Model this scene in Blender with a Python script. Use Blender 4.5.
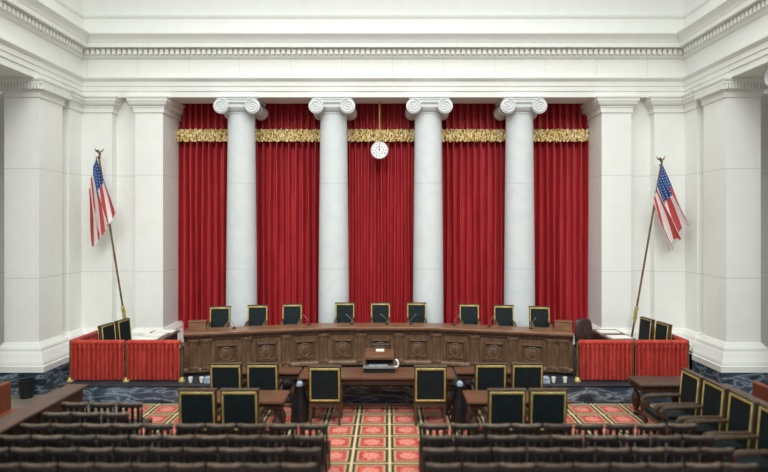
import bpy, bmesh, math, random
from mathutils import Vector, Matrix
random.seed(7)
R = math.radians
SC = bpy.context.scene
COL = SC.collection
for o in list(bpy.data.objects):
    bpy.data.objects.remove(o)

# ------------------------------------------------------------------ camera
F = 590.0                      # focal length in pixels of a 768 px wide picture
CX, CH = 0.22, 4.0             # camera sideways offset and height
PX, PY = 388.0, 224.0          # principal point
cam = bpy.data.objects.new('camera', bpy.data.cameras.new('camera'))
COL.objects.link(cam)
cam.location = (CX, 0, CH)
cam.rotation_euler = (R(90), 0, 0)
cam.data.sensor_width = 36.0
cam.data.lens = F / 768 * 36.0
cam.data.shift_x = (384 - PX) / 768
cam.data.shift_y = (PY - 236) / 768
cam.data.clip_end = 100
cam.data.dof.use_dof = True
cam.data.dof.focus_distance = 15.0
cam.data.dof.aperture_fstop = 0.28
SC.camera = cam

# ------------------------------------------------------------------ light
w = bpy.data.worlds.new('world'); SC.world = w; w.use_nodes = True
w.node_tree.nodes['Background'].inputs[0].default_value = (0.93, 0.97, 1.0, 1)
w.node_tree.nodes['Background'].inputs[1].default_value = 0.50

def area(name, loc, target, sx, sy, energy, color=(1, 1, 1), spread=180):
    L = bpy.data.lights.new(name, 'AREA'); L.shape = 'RECTANGLE'
    L.size, L.size_y, L.energy, L.color = sx, sy, energy, color
    L.spread = R(spread)
    o = bpy.data.objects.new(name, L); COL.objects.link(o)
    o.location = loc
    o.rotation_euler = (Vector(target) - Vector(loc)).to_track_quat('-Z', 'Y').to_euler()
    return o
area('overhead_light', (0, 7.5, 12.9), (0, 7.7, 0), 14, 12, 1120, (0.985, 1, 0.975), 162)
area('overhead_light', (0, 1.5, 12.4), (0, 16.0, 0.5), 17, 3, 380, (0.985, 1, 0.975), 70)  # added front fill to brighten the lower end wall, not a known fitting

SC.view_settings.view_transform = 'Standard'
SC.view_settings.look = 'None'
SC.view_settings.gamma = 1
SC.view_settings.use_curve_mapping = False
SC.view_settings.exposure = 0.07

# ------------------------------------------------------------------ helpers
def wx(px, Y): return (px - PX) * Y / F + CX
def wz(py, Y): return CH - (py - PY) * Y / F

def lin(c):
    if isinstance(c, str):
        c = [int(c[i:i + 2], 16) / 255 for i in (0, 2, 4)]
    return tuple(((v / 12.92) if v <= 0.04045 else ((v + 0.055) / 1.055) ** 2.4) for v in c) + (1,)

class MB:
    """collects shapes; build() links them as ONE mesh object"""
    def __init__(self): self.bm = bmesh.new()
    def box(self, x0, x1, y0, y1, z0, z1):
        v = [self.bm.verts.new(p) for p in ((x0, y0, z0), (x1, y0, z0), (x1, y1, z0), (x0, y1, z0),
                                            (x0, y0, z1), (x1, y0, z1), (x1, y1, z1), (x0, y1, z1))]
        for f in ((0, 3, 2, 1), (4, 5, 6, 7), (0, 1, 5, 4), (1, 2, 6, 5), (2, 3, 7, 6), (3, 0, 4, 7)):
            self.bm.faces.new([v[i] for i in f])
        return v
    def rings(self, rings, close_u=True, cap=True):
        """rings: list of lists of points, joined with quads"""
        vs = [[self.bm.verts.new(p) for p in r] for r in rings]
        n = len(vs[0])
        for a, b in zip(vs[:-1], vs[1:]):
            for i in range(n if close_u else n - 1):
                j = (i + 1) % n
                self.bm.faces.new((a[i], a[j], b[j], b[i]))
        if cap and close_u:
            self.bm.faces.new(list(reversed(vs[0]))); self.bm.faces.new(vs[-1])
        return vs
    def lathe(self, prof, cx=0, cy=0, n=20, cap=True):
        self.rings([[(cx + r * math.cos(2 * math.pi * i / n), cy + r * math.sin(2 * math.pi * i / n), z)
                     for i in range(n)] for r, z in prof], cap=cap)
    def tube(self, pts, r, n=8, flat=1.0):
        """round bar along points; r is a number or a list"""
        P = [Vector(p) for p in pts]
        rs = r if isinstance(r, (list, tuple)) else [r] * len(P)
        out = []; up = None
        for i, p in enumerate(P):
            d = (P[min(i + 1, len(P) - 1)] - P[max(i - 1, 0)]).normalized()
            if up is None:
                up = Vector((0, 0, 1)) if abs(d.z) < 0.9 else Vector((0, 1, 0))
            a = d.cross(up).normalized(); b = a.cross(d).normalized(); up = b
            out.append([p + a * (math.cos(2 * math.pi * k / n) * rs[i]) + b * (math.sin(2 * math.pi * k / n) * rs[i] * flat)
                        for k in range(n)])
        self.rings(out)
    def disc(self, c, r, y0, y1, n=24):
        """short cylinder with its axis along Y"""
        self.rings([[(c[0] + r * math.cos(2 * math.pi * i / n), y, c[1] + r * math.sin(2 * math.pi * i / n))
                     for i in range(n)] for y in (y0, y1)])
    def sweep(self, path, prof):
        """profile (offset to the right of the path, z) carried along a plan polyline with mitred corners"""
        n = len(path); dirs = []
        for i in range(n - 1):
            dx, dy = path[i + 1][0] - path[i][0], path[i + 1][1] - path[i][1]
            l = math.hypot(dx, dy); dirs.append((dy / l, -dx / l))
        rings = []
        for i in range(n):
            if i == 0: m = dirs[0]
            elif i == n - 1: m = dirs[-1]
            else:
                a, b = dirs[i - 1], dirs[i]
                k = 1 + a[0] * b[0] + a[1] * b[1]
                m = ((a[0] + b[0]) / k, (a[1] + b[1]) / k)
            rings.append([(path[i][0] + m[0] * o, path[i][1] + m[1] * o, z) for o, z in prof])
        self.rings(rings, close_u=False)
    def grid(self, fn, nu, nv, uv=False):
        vs = [[self.bm.verts.new(fn(i / nu, j / nv)) for j in range(nv + 1)] for i in range(nu + 1)]
        lay = self.bm.loops.layers.uv.verify() if uv else None
        for i in range(nu):
            for j in range(nv):
                f = self.bm.faces.new((vs[i][j], vs[i + 1][j], vs[i + 1][j + 1], vs[i][j + 1]))
                if uv:
                    for lp, (a, b) in zip(f.loops, ((i, j), (i + 1, j), (i + 1, j + 1), (i, j + 1))):
                        lp[lay].uv = (a / nu, b / nv)
    def map(self, fn):
        for v in self.bm.verts: v.co = fn(v.co)
        return self
    def build(self, name, mat, parent=None, bevel=0, seg=1, angle=35, recalc=True):
        if recalc: bmesh.ops.recalc_face_normals(self.bm, faces=self.bm.faces[:])
        if bevel:
            es = [e for e in self.bm.edges if len(e.link_faces) == 2 and e.calc_face_angle(0) > 0.6]
            bmesh.ops.bevel(self.bm, geom=es, offset=bevel, segments=seg, affect='EDGES', clamp_overlap=True)
        me = bpy.data.meshes.new(name); self.bm.to_mesh(me); self.bm.free()
        me.materials.append(mat)
        me.shade_smooth(); me.set_sharp_from_angle(angle=R(angle))
        o = bpy.data.objects.new(name, me); COL.objects.link(o)
        if parent: o.parent = parent
        return o

def tag(o, label, cat, group=None):
    o['label'] = label; o['category'] = cat
    if group: o['group'] = group
    return o
def struct(o): o['kind'] = 'structure'; return o
def thing(name, label, cat, loc=(0, 0, 0), rz=0, group=None):
    o = bpy.data.objects.new(name, None); COL.objects.link(o)
    o.empty_display_size = 0.1
    o.location = loc; o.rotation_euler = (0, 0, rz)
    return tag(o, label, cat, group)
def dup(src, label=None, loc=None, rz=None, parent=None):
    c = src.copy(); COL.objects.link(c)
    if parent: c.parent = parent
    if label: c['label'] = label
    if loc is not None: c.location = loc
    if rz is not None: c.rotation_euler = (0, 0, rz)
    for ch in src.children: dup(ch, parent=c)
    return c
ORD = ['first', 'second', 'third', 'fourth', 'fifth', 'sixth', 'seventh', 'eighth', 'ninth', 'tenth', 'eleventh']

# ------------------------------------------------------------------ materials
def base_mat(name, rough=0.5, metal=0.0, spec=0.5):
    m = bpy.data.materials.new(name); m.use_nodes = True
    b = m.node_tree.nodes['Principled BSDF']
    b.inputs['Roughness'].default_value = rough; b.inputs['Metallic'].default_value = metal
    b.inputs['Specular IOR Level'].default_value = spec
    return m, m.node_tree.nodes, m.node_tree.links, b
def N(nodes, kind, **kw):
    n = nodes.new(kind)
    for k, v in kw.items(): setattr(n, k, v)
    return n
def math_node(nd, lk, op, a, b=None):
    n = nd.new('ShaderNodeMath'); n.operation = op
    for i, v in enumerate((a, b)):
        if v is None: continue
        if isinstance(v, (int, float)): n.inputs[i].default_value = v
        else: lk.new(v, n.inputs[i])
    return n.outputs[0]
def ramp(nd, lk, fac, stops, interp='LINEAR'):
    r = nd.new('ShaderNodeValToRGB'); r.color_ramp.interpolation = interp
    el = r.color_ramp.elements
    while len(el) < len(stops): el.new(0.5)
    for e, (p, c) in zip(el, stops): e.position = p; e.color = lin(c)
    lk.new(fac, r.inputs[0]); return r.outputs[0]
def mixc(nd, lk, fac, a, b):
    n = nd.new('ShaderNodeMix'); n.data_type = 'RGBA'
    if isinstance(fac, (int, float)): n.inputs[0].default_value = fac
    else: lk.new(fac, n.inputs[0])
    for i, v in ((6, a), (7, b)):
        if isinstance(v, (tuple, str)): n.inputs[i].default_value = lin(v) if isinstance(v, str) else v
        else: lk.new(v, n.inputs[i])
    return n.outputs[2]

def noise_mat(name, stops, scale=(1, 1, 1), nscale=4, detail=4, rough=0.5, metal=0, bump=0, spec=0.5, dist=0.0, sheen=0):
    m, nd, lk, b = base_mat(name, rough, metal, spec)
    tc = nd.new('ShaderNodeTexCoord'); mp = nd.new('ShaderNodeMapping')
    mp.inputs['Scale'].default_value = scale
    lk.new(tc.outputs['Object'], mp.inputs[0])
    no = nd.new('ShaderNodeTexNoise'); no.inputs['Scale'].default_value = nscale; no.inputs['Detail'].default_value = detail
    no.inputs['Distortion'].default_value = dist
    lk.new(mp.outputs[0], no.inputs[0])
    lk.new(ramp(nd, lk, no.outputs[0], stops), b.inputs['Base Color'])
    if bump:
        bp = nd.new('ShaderNodeBump'); bp.inputs['Strength'].default_value = bump; bp.inputs['Distance'].default_value = 0.02
        lk.new(no.outputs[0], bp.inputs['Height']); lk.new(bp.outputs[0], b.inputs['Normal'])
    if sheen:
        b.inputs['Sheen Weight'].default_value = sheen; b.inputs['Sheen Roughness'].default_value = 0.4
    return m

def stone_mat(name, c1, c2, z0, dz, vert=None):
    """pale stone with thin joints: level joints every dz, and optional upright joints (spacing, zmin, zmax)"""
    m, nd, lk, b = base_mat(name, 0.55, 0, 0.3)
    ge = nd.new('ShaderNodeNewGeometry'); sp = nd.new('ShaderNodeSeparateXYZ'); lk.new(ge.outputs['Position'], sp.inputs[0])
    no = nd.new('ShaderNodeTexNoise'); no.inputs['Scale'].default_value = 1.6; no.inputs['Detail'].default_value = 6
    no.inputs['Distortion'].default_value = 1.5
    lk.new(ge.outputs['Position'], no.inputs[0])
    col = ramp(nd, lk, no.outputs[0], [(0.35, c2), (0.6, c1)])
    def joints(out, o0, d, wdt):
        t = math_node(nd, lk, 'DIVIDE', math_node(nd, lk, 'SUBTRACT', out, o0), d)
        fr = math_node(nd, lk, 'ABSOLUTE', math_node(nd, lk, 'SUBTRACT', t, math_node(nd, lk, 'ROUND', t)))
        return math_node(nd, lk, 'LESS_THAN', fr, wdt / d)
    fac = None
    if dz: fac = joints(sp.outputs[2], z0, dz, 0.008)
    if vert:
        s, a, c = vert
        v = joints(sp.outputs[0], 0.35, s, 0.007)
        v = math_node(nd, lk, 'MULTIPLY', v, math_node(nd, lk, 'GREATER_THAN', sp.outputs[2], a))
        v = math_node(nd, lk, 'MULTIPLY', v, math_node(nd, lk, 'LESS_THAN', sp.outputs[2], c))
        fac = v if fac is None else math_node(nd, lk, 'MAXIMUM', fac, v)
    if fac is not None: col = mixc(nd, lk, math_node(nd, lk, 'MULTIPLY', fac, 0.45), col, 'a8aba4')
    lk.new(col, b.inputs['Base Color'])
    return m

def marble_black():
    m, nd, lk, b = base_mat('blue_black_marble', 0.22, 0, 0.5)
    ge = nd.new('ShaderNodeNewGeometry')
    mp = nd.new('ShaderNodeMapping'); mp.inputs['Scale'].default_value = (0.55, 0.8, 2.0); mp.inputs['Rotation'].default_value = (0.2, 0.35, 0)
    lk.new(ge.outputs['Position'], mp.inputs[0])
    n1 = nd.new('ShaderNodeTexNoise'); n1.inputs['Scale'].default_value = 2.6; n1.inputs['Detail'].default_value = 4; n1.inputs['Distortion'].default_value = 0.7
    n2 = nd.new('ShaderNodeTexNoise'); n2.inputs['Scale'].default_value = 1.3; n2.inputs['Detail'].default_value = 3
    lk.new(mp.outputs[0], n1.inputs[0]); lk.new(mp.outputs[0], n2.inputs[0])
    v = math_node(nd, lk, 'ABSOLUTE', math_node(nd, lk, 'SUBTRACT', n1.outputs[0], 0.5))
    veins = ramp(nd, lk, v, [(0.0, 'ffffff'), (0.02, 'a0a0a0'), (0.07, '484848'), (0.16, '000000')])
    cloud = ramp(nd, lk, n2.outputs[0], [(0.35, '18222c'), (0.65, '3c5064')])
    lk.new(mixc(nd, lk, math_node(nd, lk, 'MULTIPLY', veins, 0.75), cloud, 'a9b8c4'), b.inputs['Base Color'])
    return m

def carpet_mat():
    m, nd, lk, b = base_mat('medallion_carpet', 0.9, 0, 0.1)
    ge = nd.new('ShaderNodeNewGeometry'); sp = nd.new('ShaderNodeSeparateXYZ'); lk.new(ge.outputs['Position'], sp.inputs[0])
    def cell(out, c, d):
        t = math_node(nd, lk, 'DIVIDE', math_node(nd, lk, 'SUBTRACT', out, c), d)
        return math_node(nd, lk, 'SUBTRACT', t, math_node(nd, lk, 'ROUND', t))
    u = cell(sp.outputs[0], -0.07, 0.64); v = cell(sp.outputs[1], 11.46, 0.637)
    au = math_node(nd, lk, 'ABSOLUTE', u); av = math_node(nd, lk, 'ABSOLUTE', v)
    mm = math_node(nd, lk, 'MAXIMUM', au, av)
    no = nd.new('ShaderNodeTexNoise'); no.inputs['Scale'].default_value = 14; no.inputs['Detail'].default_value = 3
    lk.new(ge.outputs['Position'], no.inputs[0])
    field = ramp(nd, lk, no.outputs[0], [(0.38, 'a52f2e'), (0.55, 'c04a42'), (0.7, 'd8836a')])
    rr = math_node(nd, lk, 'SQRT', math_node(nd, lk, 'ADD', math_node(nd, lk, 'MULTIPLY', u, u), math_node(nd, lk, 'MULTIPLY', v, v)))
    ang = math_node(nd, lk, 'ARCTAN2', v, u)
    rr2 = math_node(nd, lk, 'ADD', rr, math_node(nd, lk, 'MULTIPLY', math_node(nd, lk, 'SINE', math_node(nd, lk, 'MULTIPLY', ang, 8)), 0.018))
    med = ramp(nd, lk, rr2, [(0.0, 'e9b79c'), (0.05, 'c2493f'), (0.09, 'e8b29a'), (0.14, 'cf6a5a'), (0.18, 'e6a58e'), (0.215, 'c0483f')], 'CONSTANT')
    inm = math_node(nd, lk, 'LESS_THAN', rr2, 0.225)
    field = mixc(nd, lk, math_node(nd, lk, 'MULTIPLY', inm, 0.75), field, med)
    band = ramp(nd, lk, mm, [(0.0, '000000'), (0.33, 'b89c6c'), (0.385, '3a2a1a'), (0.44, '3a2a1a'), (0.462, 'd2bd90')], 'CONSTANT')
    isb = math_node(nd, lk, 'GREATER_THAN', mm, 0.33)
    lk.new(mixc(nd, lk, isb, field, band), b.inputs['Base Color'])
    b.inputs['Sheen Weight'].default_value = 0.2
    return m

def flag_mat():
    m, nd, lk, b = base_mat('flag_cloth', 0.6, 0, 0.3)
    tc = nd.new('ShaderNodeTexCoord'); sp = nd.new('ShaderNodeSeparateXYZ'); lk.new(tc.outputs['UV'], sp.inputs[0])
    u, v = sp.outputs[0], sp.outputs[1]
    st = math_node(nd, lk, 'MODULO', math_node(nd, lk, 'FLOOR', math_node(nd, lk, 'MULTIPLY', v, 13)), 2)
    col = mixc(nd, lk, math_node(nd, lk, 'GREATER_THAN', st, 0.5), 'c0504f', 'ece8e4')
    can = math_node(nd, lk, 'MULTIPLY', math_node(nd, lk, 'LESS_THAN', u, 0.4), math_node(nd, lk, 'LESS_THAN', v, 7 / 13))
    def fr(t, n):
        q = math_node(nd, lk, 'MULTIPLY', t, n)
        return math_node(nd, lk, 'SUBTRACT', math_node(nd, lk, 'FRACT', q), 0.5)
    fu, fv = fr(u, 8 / 0.4), fr(v, 7 / (7 / 13))
    d = math_node(nd, lk, 'ADD', math_node(nd, lk, 'MULTIPLY', fu, fu), math_node(nd, lk, 'MULTIPLY', fv, fv))
    blue = mixc(nd, lk, math_node(nd, lk, 'LESS_THAN', d, 0.035), '2b4a86', 'c3cede')
    lk.new(mixc(nd, lk, can, col, blue), b.inputs['Base Color'])
    return m

M = {}
M['wall'] = stone_mat('white_stone_wall', 'f3f4ee', 'f0f1eb', 2.70, 2.63)
M['trim'] = stone_mat('white_stone_trim', 'eeefe9', 'ebece6', 0, 0, (1.39, 8.0, 8.52))
M['column'] = stone_mat('white_marble', 'd8dddd', 'd1d7d7', 2.77, 2.35)
M['capital'] = noise_mat('carved_white_marble', [(0.3, 'cfd4d3'), (0.7, 'dcdfdd')], nscale=3, rough=0.6)
M['velvet'] = noise_mat('crimson_velvet', [(0.3, 'ac2830'), (0.7, 'c83a40')], (1, 1, 0.15), 9, rough=0.45, spec=0.55, sheen=0.0)
M['velvet_box'] = noise_mat('scarlet_velvet', [(0.3, 'a42e28'), (0.6, 'bc4034'), (0.8, 'd25c4a')], (1, 1, 0.3), 12, rough=0.7, spec=0.2, sheen=0.3)
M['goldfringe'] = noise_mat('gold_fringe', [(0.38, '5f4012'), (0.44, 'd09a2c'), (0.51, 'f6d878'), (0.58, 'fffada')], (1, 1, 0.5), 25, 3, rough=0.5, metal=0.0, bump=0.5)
M['gold'] = noise_mat('gilt_brass', [(0.3, 'a89148'), (0.7, 'd6c47c')], nscale=8, rough=0.4, metal=0.35)
M['brass'] = noise_mat('aged_brass', [(0.3, '5f4b2b'), (0.7, '8e7347')], nscale=6, rough=0.4, metal=0.5)
WG = (1, 1, 9)
M['bench'] = noise_mat('bench_oak', [(0.3, '503a29'), (0.55, '6b5039'), (0.75, '826348')], (5, 5, 0.8), 3, 6, rough=0.42, bump=0.08)
M['benchtop'] = noise_mat('bench_top_wood', [(0.3, '6b4b38'), (0.7, '8a6449')], (0.8, 4, 4), 3, 5, rough=0.35)
M['table'] = noise_mat('table_wood', [(0.3, '5d402f'), (0.7, '77553f')], (0.6, 5, 5), 3, 5, rough=0.3)
M['darkwood'] = noise_mat('dark_walnut', [(0.3, '2b1d14'), (0.7, '463022')], (4, 4, 1), 4, 5, rough=0.45)
M['darktop'] = noise_mat('dark_walnut_top', [(0.3, '41352c'), (0.7, '56483d')], (1, 5, 5), 3, 4, rough=0.35)
M['seatwood'] = noise_mat('spectator_chair_wood', [(0.3, '181614'), (0.6, '211e1b'), (0.8, '2e2a26')], (3, 3, 1), 5, 5, rough=0.36)
M['crestwood'] = noise_mat('highlit_crest_wood', [(0.3, '54483c'), (0.6, '726455'), (0.8, '8f8070')], (3, 3, 1), 5, 5, rough=0.36)  # paler than seatwood: overhead light on the crest tops painted into the colour
def vary(m, amount):
    # each chair a little lighter or darker than the next, as worn wood is
    nd, lk = m.node_tree.nodes, m.node_tree.links; b = nd['Principled BSDF']
    src = b.inputs['Base Color'].links[0].from_socket
    oi = nd.new('ShaderNodeObjectInfo'); hs = nd.new('ShaderNodeHueSaturation')
    lk.new(math_node(nd, lk, 'ADD', math_node(nd, lk, 'MULTIPLY', oi.outputs['Random'], 2 * amount), 1 - amount), hs.inputs['Value'])
    lk.new(src, hs.inputs['Color']); lk.new(hs.outputs[0], b.inputs['Base Color'])
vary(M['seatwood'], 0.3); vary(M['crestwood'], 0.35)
M['chairwood'] = noise_mat('chair_walnut', [(0.3, '382c20'), (0.7, '54422f')], (3, 3, 1), 5, 4, rough=0.42)
M['railwood'] = noise_mat('railing_wood', [(0.3, '4f3a31'), (0.7, '654b40')], (5, 0.6, 5), 4, 4, rough=0.45)
M['leather'] = noise_mat('dark_green_leather', [(0.3, '10191b'), (0.7, '182426')], nscale=6, rough=0.55, spec=0.25)
M['brownleather'] = noise_mat('dark_brown_leather', [(0.3, '2c1d1a'), (0.7, '46302b')], nscale=6, rough=0.4)
M['pew'] = noise_mat('orange_brown_leather', [(0.3, '6c3522'), (0.7, '7e432c')], nscale=3, rough=0.45)
M['black'] = noise_mat('black_plastic', [(0.3, '121417'), (0.7, '1d2024')], nscale=5, rough=0.4)
M['steel'] = noise_mat('brushed_steel', [(0.3, '9a9d9f'), (0.7, 'c5c8c9')], (8, 1, 1), 5, rough=0.3, metal=0.7)
M['darksteel'] = noise_mat('dull_steel', [(0.3, '55585a'), (0.7, '77797b')], nscale=5, rough=0.4, metal=0.5)
M['paper'] = noise_mat('white_paper', [(0.3, 'e4e2d8'), (0.7, 'f2f0e8')], nscale=4, rough=0.8)
M['bluepaper'] = noise_mat('pale_blue_paper', [(0.3, '8597a5'), (0.7, 'b0bec9')], nscale=9, rough=0.8)
M['clockface'] = noise_mat('clock_enamel', [(0.3, 'eeeeea'), (0.7, 'f7f7f4')], nscale=3, rough=0.35)
M['ink'] = noise_mat('black_enamel', [(0.3, '16161a'), (0.7, '222226')], nscale=3, rough=0.5)
M['marble'] = marble_black()
M['carpet'] = carpet_mat()
M['stonefloor'] = noise_mat('pale_stone_floor', [(0.3, '6f675c'), (0.7, '8a8173')], nscale=2, rough=0.5)
M['daistop'] = noise_mat('dark_dais_floor', [(0.3, '1d2228'), (0.7, '2d343b')], nscale=4, rough=0.6)
M['flag'] = flag_mat()

# ------------------------------------------------------------------ setting
XL, XR = -8.14, 8.32           # inner faces of the side walls
YB = 16.1                      # front plane of the end wall
ZA = 7.46                      # underside of the architrave

mb = MB(); mb.box(-11.5, 11.5, -1, 18, -0.3, -0.012); struct(mb.build('floor', M['stonefloor']))
mb = MB(); mb.box(-5.55, 6.42, 2.0, 13.15, -0.012, 0.0)
tag(mb.build('carpet', M['carpet']), 'red fitted carpet woven with square medallions in gold and black grid', 'carpet')

# dais (marble riser and top) and the raised platform behind the bench
DX0, DX1, DY, DZ = -7.12, 7.15, 13.15, 0.42
mb = MB(); mb.box(DX0, DX1, DY, 17.55, -0.012, DZ - 0.03); struct(mb.build('dais', M['marble']))
mb = MB(); mb.box(DX0 - 0.03, DX1 + 0.03, DY - 0.04, 17.55, DZ - 0.03, DZ); struct(mb.build('dais_top', M['daistop'], bevel=0.01))
def bench_y(x):
    t = abs(x) - 1.3
    return 14.75 - 0.258 * (0.12 * math.log(1 + math.exp(t / 0.12)) if t < 3 else t)
ZP = 0.75
mb = MB()
xs = [-4.6 + i * 9.2 / 40 for i in range(41)]
mb.rings([[(x, bench_y(x) + 0.56, DZ), (x, bench_y(x) + 0.56, ZP), (x, 17.5, ZP), (x, 17.5, DZ)] for x in xs])
struct(mb.build('bench_platform', M['daistop']))

# plan of each side: pier, recess, corner pilaster, recess, pier beside the curtain
def plan(s, X):
    """s=-1 left, +1 right; X = inner wall face"""
    a = abs(X)
    side = [(a + 0.83, 15.15), (a + 0.83, 14.13), (a, 14.13), (a, 15.15), (a + 0.2, 15.15), (a + 0.2, 15.46), (a, 15.46), (a, YB)]
    back = [(a, YB), (a - 0.83, YB), (a - 0.83, YB + 0.28), (a - 1.46, YB + 0.28), (a - 1.46, YB), (a - 2.22 if s < 0 else a - 2.27, YB), (a - 2.22 if s < 0 else a - 2.27, 17.5)]
    f = lambda P: [(s * x, y) for x, y in P] if s < 0 else [(x, y) for x, y in reversed(P)]
    return f(side), f(back)
CAP = [(0.0, ZA - 0.43), (0.035, ZA - 0.42), (0.035, ZA - 0.30), (0.055, ZA - 0.29), (0.06, ZA - 0.25), (0.075, ZA - 0.245), (0.12, ZA - 0.20), (0.14, ZA - 0.15),
       (0.14, ZA - 0.13), (0.165, ZA - 0.125), (0.165, ZA - 0.07), (0.18, ZA - 0.06), (0.20, ZA - 0.02), (0.20, ZA - 0.002), (-0.1, ZA - 0.002)]
BASE = [(0.0, 1.16), (0.03, 1.15), (0.05, 1.10), (0.10, 1.06), (0.12, 1.02), (0.12, 0.97), (0.14, 0.95), (0.16, 0.88), (0.22, 0.76),
        (0.25, 0.70), (0.25, 0.66), (0.28, 0.65), (0.28, 0.51), (0.0, 0.51)]
PLINTH = [(0.27, 0.51), (0.27, -0.012)]
trimmb, basemb, plinthmb = MB(), MB(), MB()
XB = {}
for s, X in ((-1, XL), (1, XR)):
    side, back = plan(s, X)
    mb = MB(); mb.sweep(side, [(0, -0.012), (0, ZA)])
    nm = 'wall_left' if s < 0 else 'wall_right'
    # outer aisle wall
    mb.box(*( (-11.4, -11.2) if s < 0 else (11.2, 11.4)), 2.0, 17.8, -0.012, 8.4)
    mb.box(*sorted((s * 8.5, s * 11.3)), 15.7, 15.9, -0.012, ZA)
    struct(mb.build(nm, M['wall']))
    XB[s] = back
    if s < 0:
        segs = [side[0:5], side[5:] + back[1:3], back[3:]]
    else:
        segs = [side[3:], back[4:6] + side[0:3], back[:4]]
    for sg in segs:
        trimmb.sweep(sg, CAP)
        basemb.sweep(sg, BASE); plinthmb.sweep(sg, PLINTH)
# carved eggs along the capitals of the two big side piers
for s, X in ((-1, XL), (1, XR)):
    a = abs(X); k = a - 0.10
    while k < a + 0.9:
        trimmb.box(*sorted((s * k, s * (k + 0.045))), 14.13 - 0.17, 14.13 - 0.05, ZA - 0.25, ZA - 0.13); k += 0.075
    k = 14.02
    while k < 15.25:
        trimmb.box(*sorted((s * (a - 0.17), s * (a - 0.05))), k, k + 0.045, ZA - 0.25, ZA - 0.13); k += 0.075
struct(trimmb.build('trim_1', M['trim']))
struct(basemb.build('baseboard_1', M['trim']))
struct(plinthmb.build('baseboard_2', M['marble']))
mb = MB()
mb.sweep(XB[-1], [(0, -0.012), (0, ZA)]); mb.sweep(XB[1], [(0, -0.012), (0, ZA)])
mb.box(-7, 7, 17.55, 17.75, -0.012, 8.2)
struct(mb.build('wall_back', M['wall']))

# entablature all round, with dentils
ent = [(-0.85, ZA + 0.3), (-0.85, ZA), (0, ZA), (0, 7.615), (0.03, 7.625), (0.03, 7.745), (0.055, 7.755), (0.055, 7.875), (0.075, 7.885), (0.12, 7.93), (0.14, 7.945), (0.14, 7.99),
       (0.01, 8.0), (0.01, 8.49), (0.03, 8.495), (0.07, 8.53), (0.09, 8.57), (0.09, 8.735), (0.12, 8.745), (0.28, 8.75), (0.28, 8.87), (0.295, 8.88), (0.30, 8.91), (0.33, 8.96), (0.40, 9.03), (0.43, 9.06), (0.43, 9.10),
       (0.03, 9.13), (0.03, 9.60), (0.06, 9.61), (0.09, 9.66), (0.09, 9.71), (0.02, 9.73), (0.02, 13.0)]
path = [(XL, 2.0), (XL, YB), (XR, YB), (XR, 2.0)]
mb = MB(); mb.sweep(path, ent)
x = XL + 0.20
while x < XR - 0.24:
    mb.box(x, x + 0.085, YB - 0.18, YB - 0.08, 8.59, 8.715); x += 0.143
y = YB - 0.30
while y > 5.0:
    mb.box(XL + 0.08, XL + 0.18, y - 0.085, y, 8.59, 8.715)
    mb.box(XR - 0.18, XR - 0.08, y - 0.085, y, 8.59, 8.715); y -= 0.143
struct(mb.build('trim_2', M['trim'], angle=30))
# aisle ceilings and the slab over the curtain niche
mb = MB()
mb.box(-11.4, XL - 0.8, 2.0, 17.8, ZA + 0.3, ZA + 0.5); mb.box(XR + 0.8, 11.4, 2.0, 17.8, ZA + 0.3, ZA + 0.5)
mb.box(-7.5, 7.5, YB + 0.8, 17.75, ZA + 0.25, ZA + 0.5)
struct(mb.build('ceiling', M['wall']))

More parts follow.
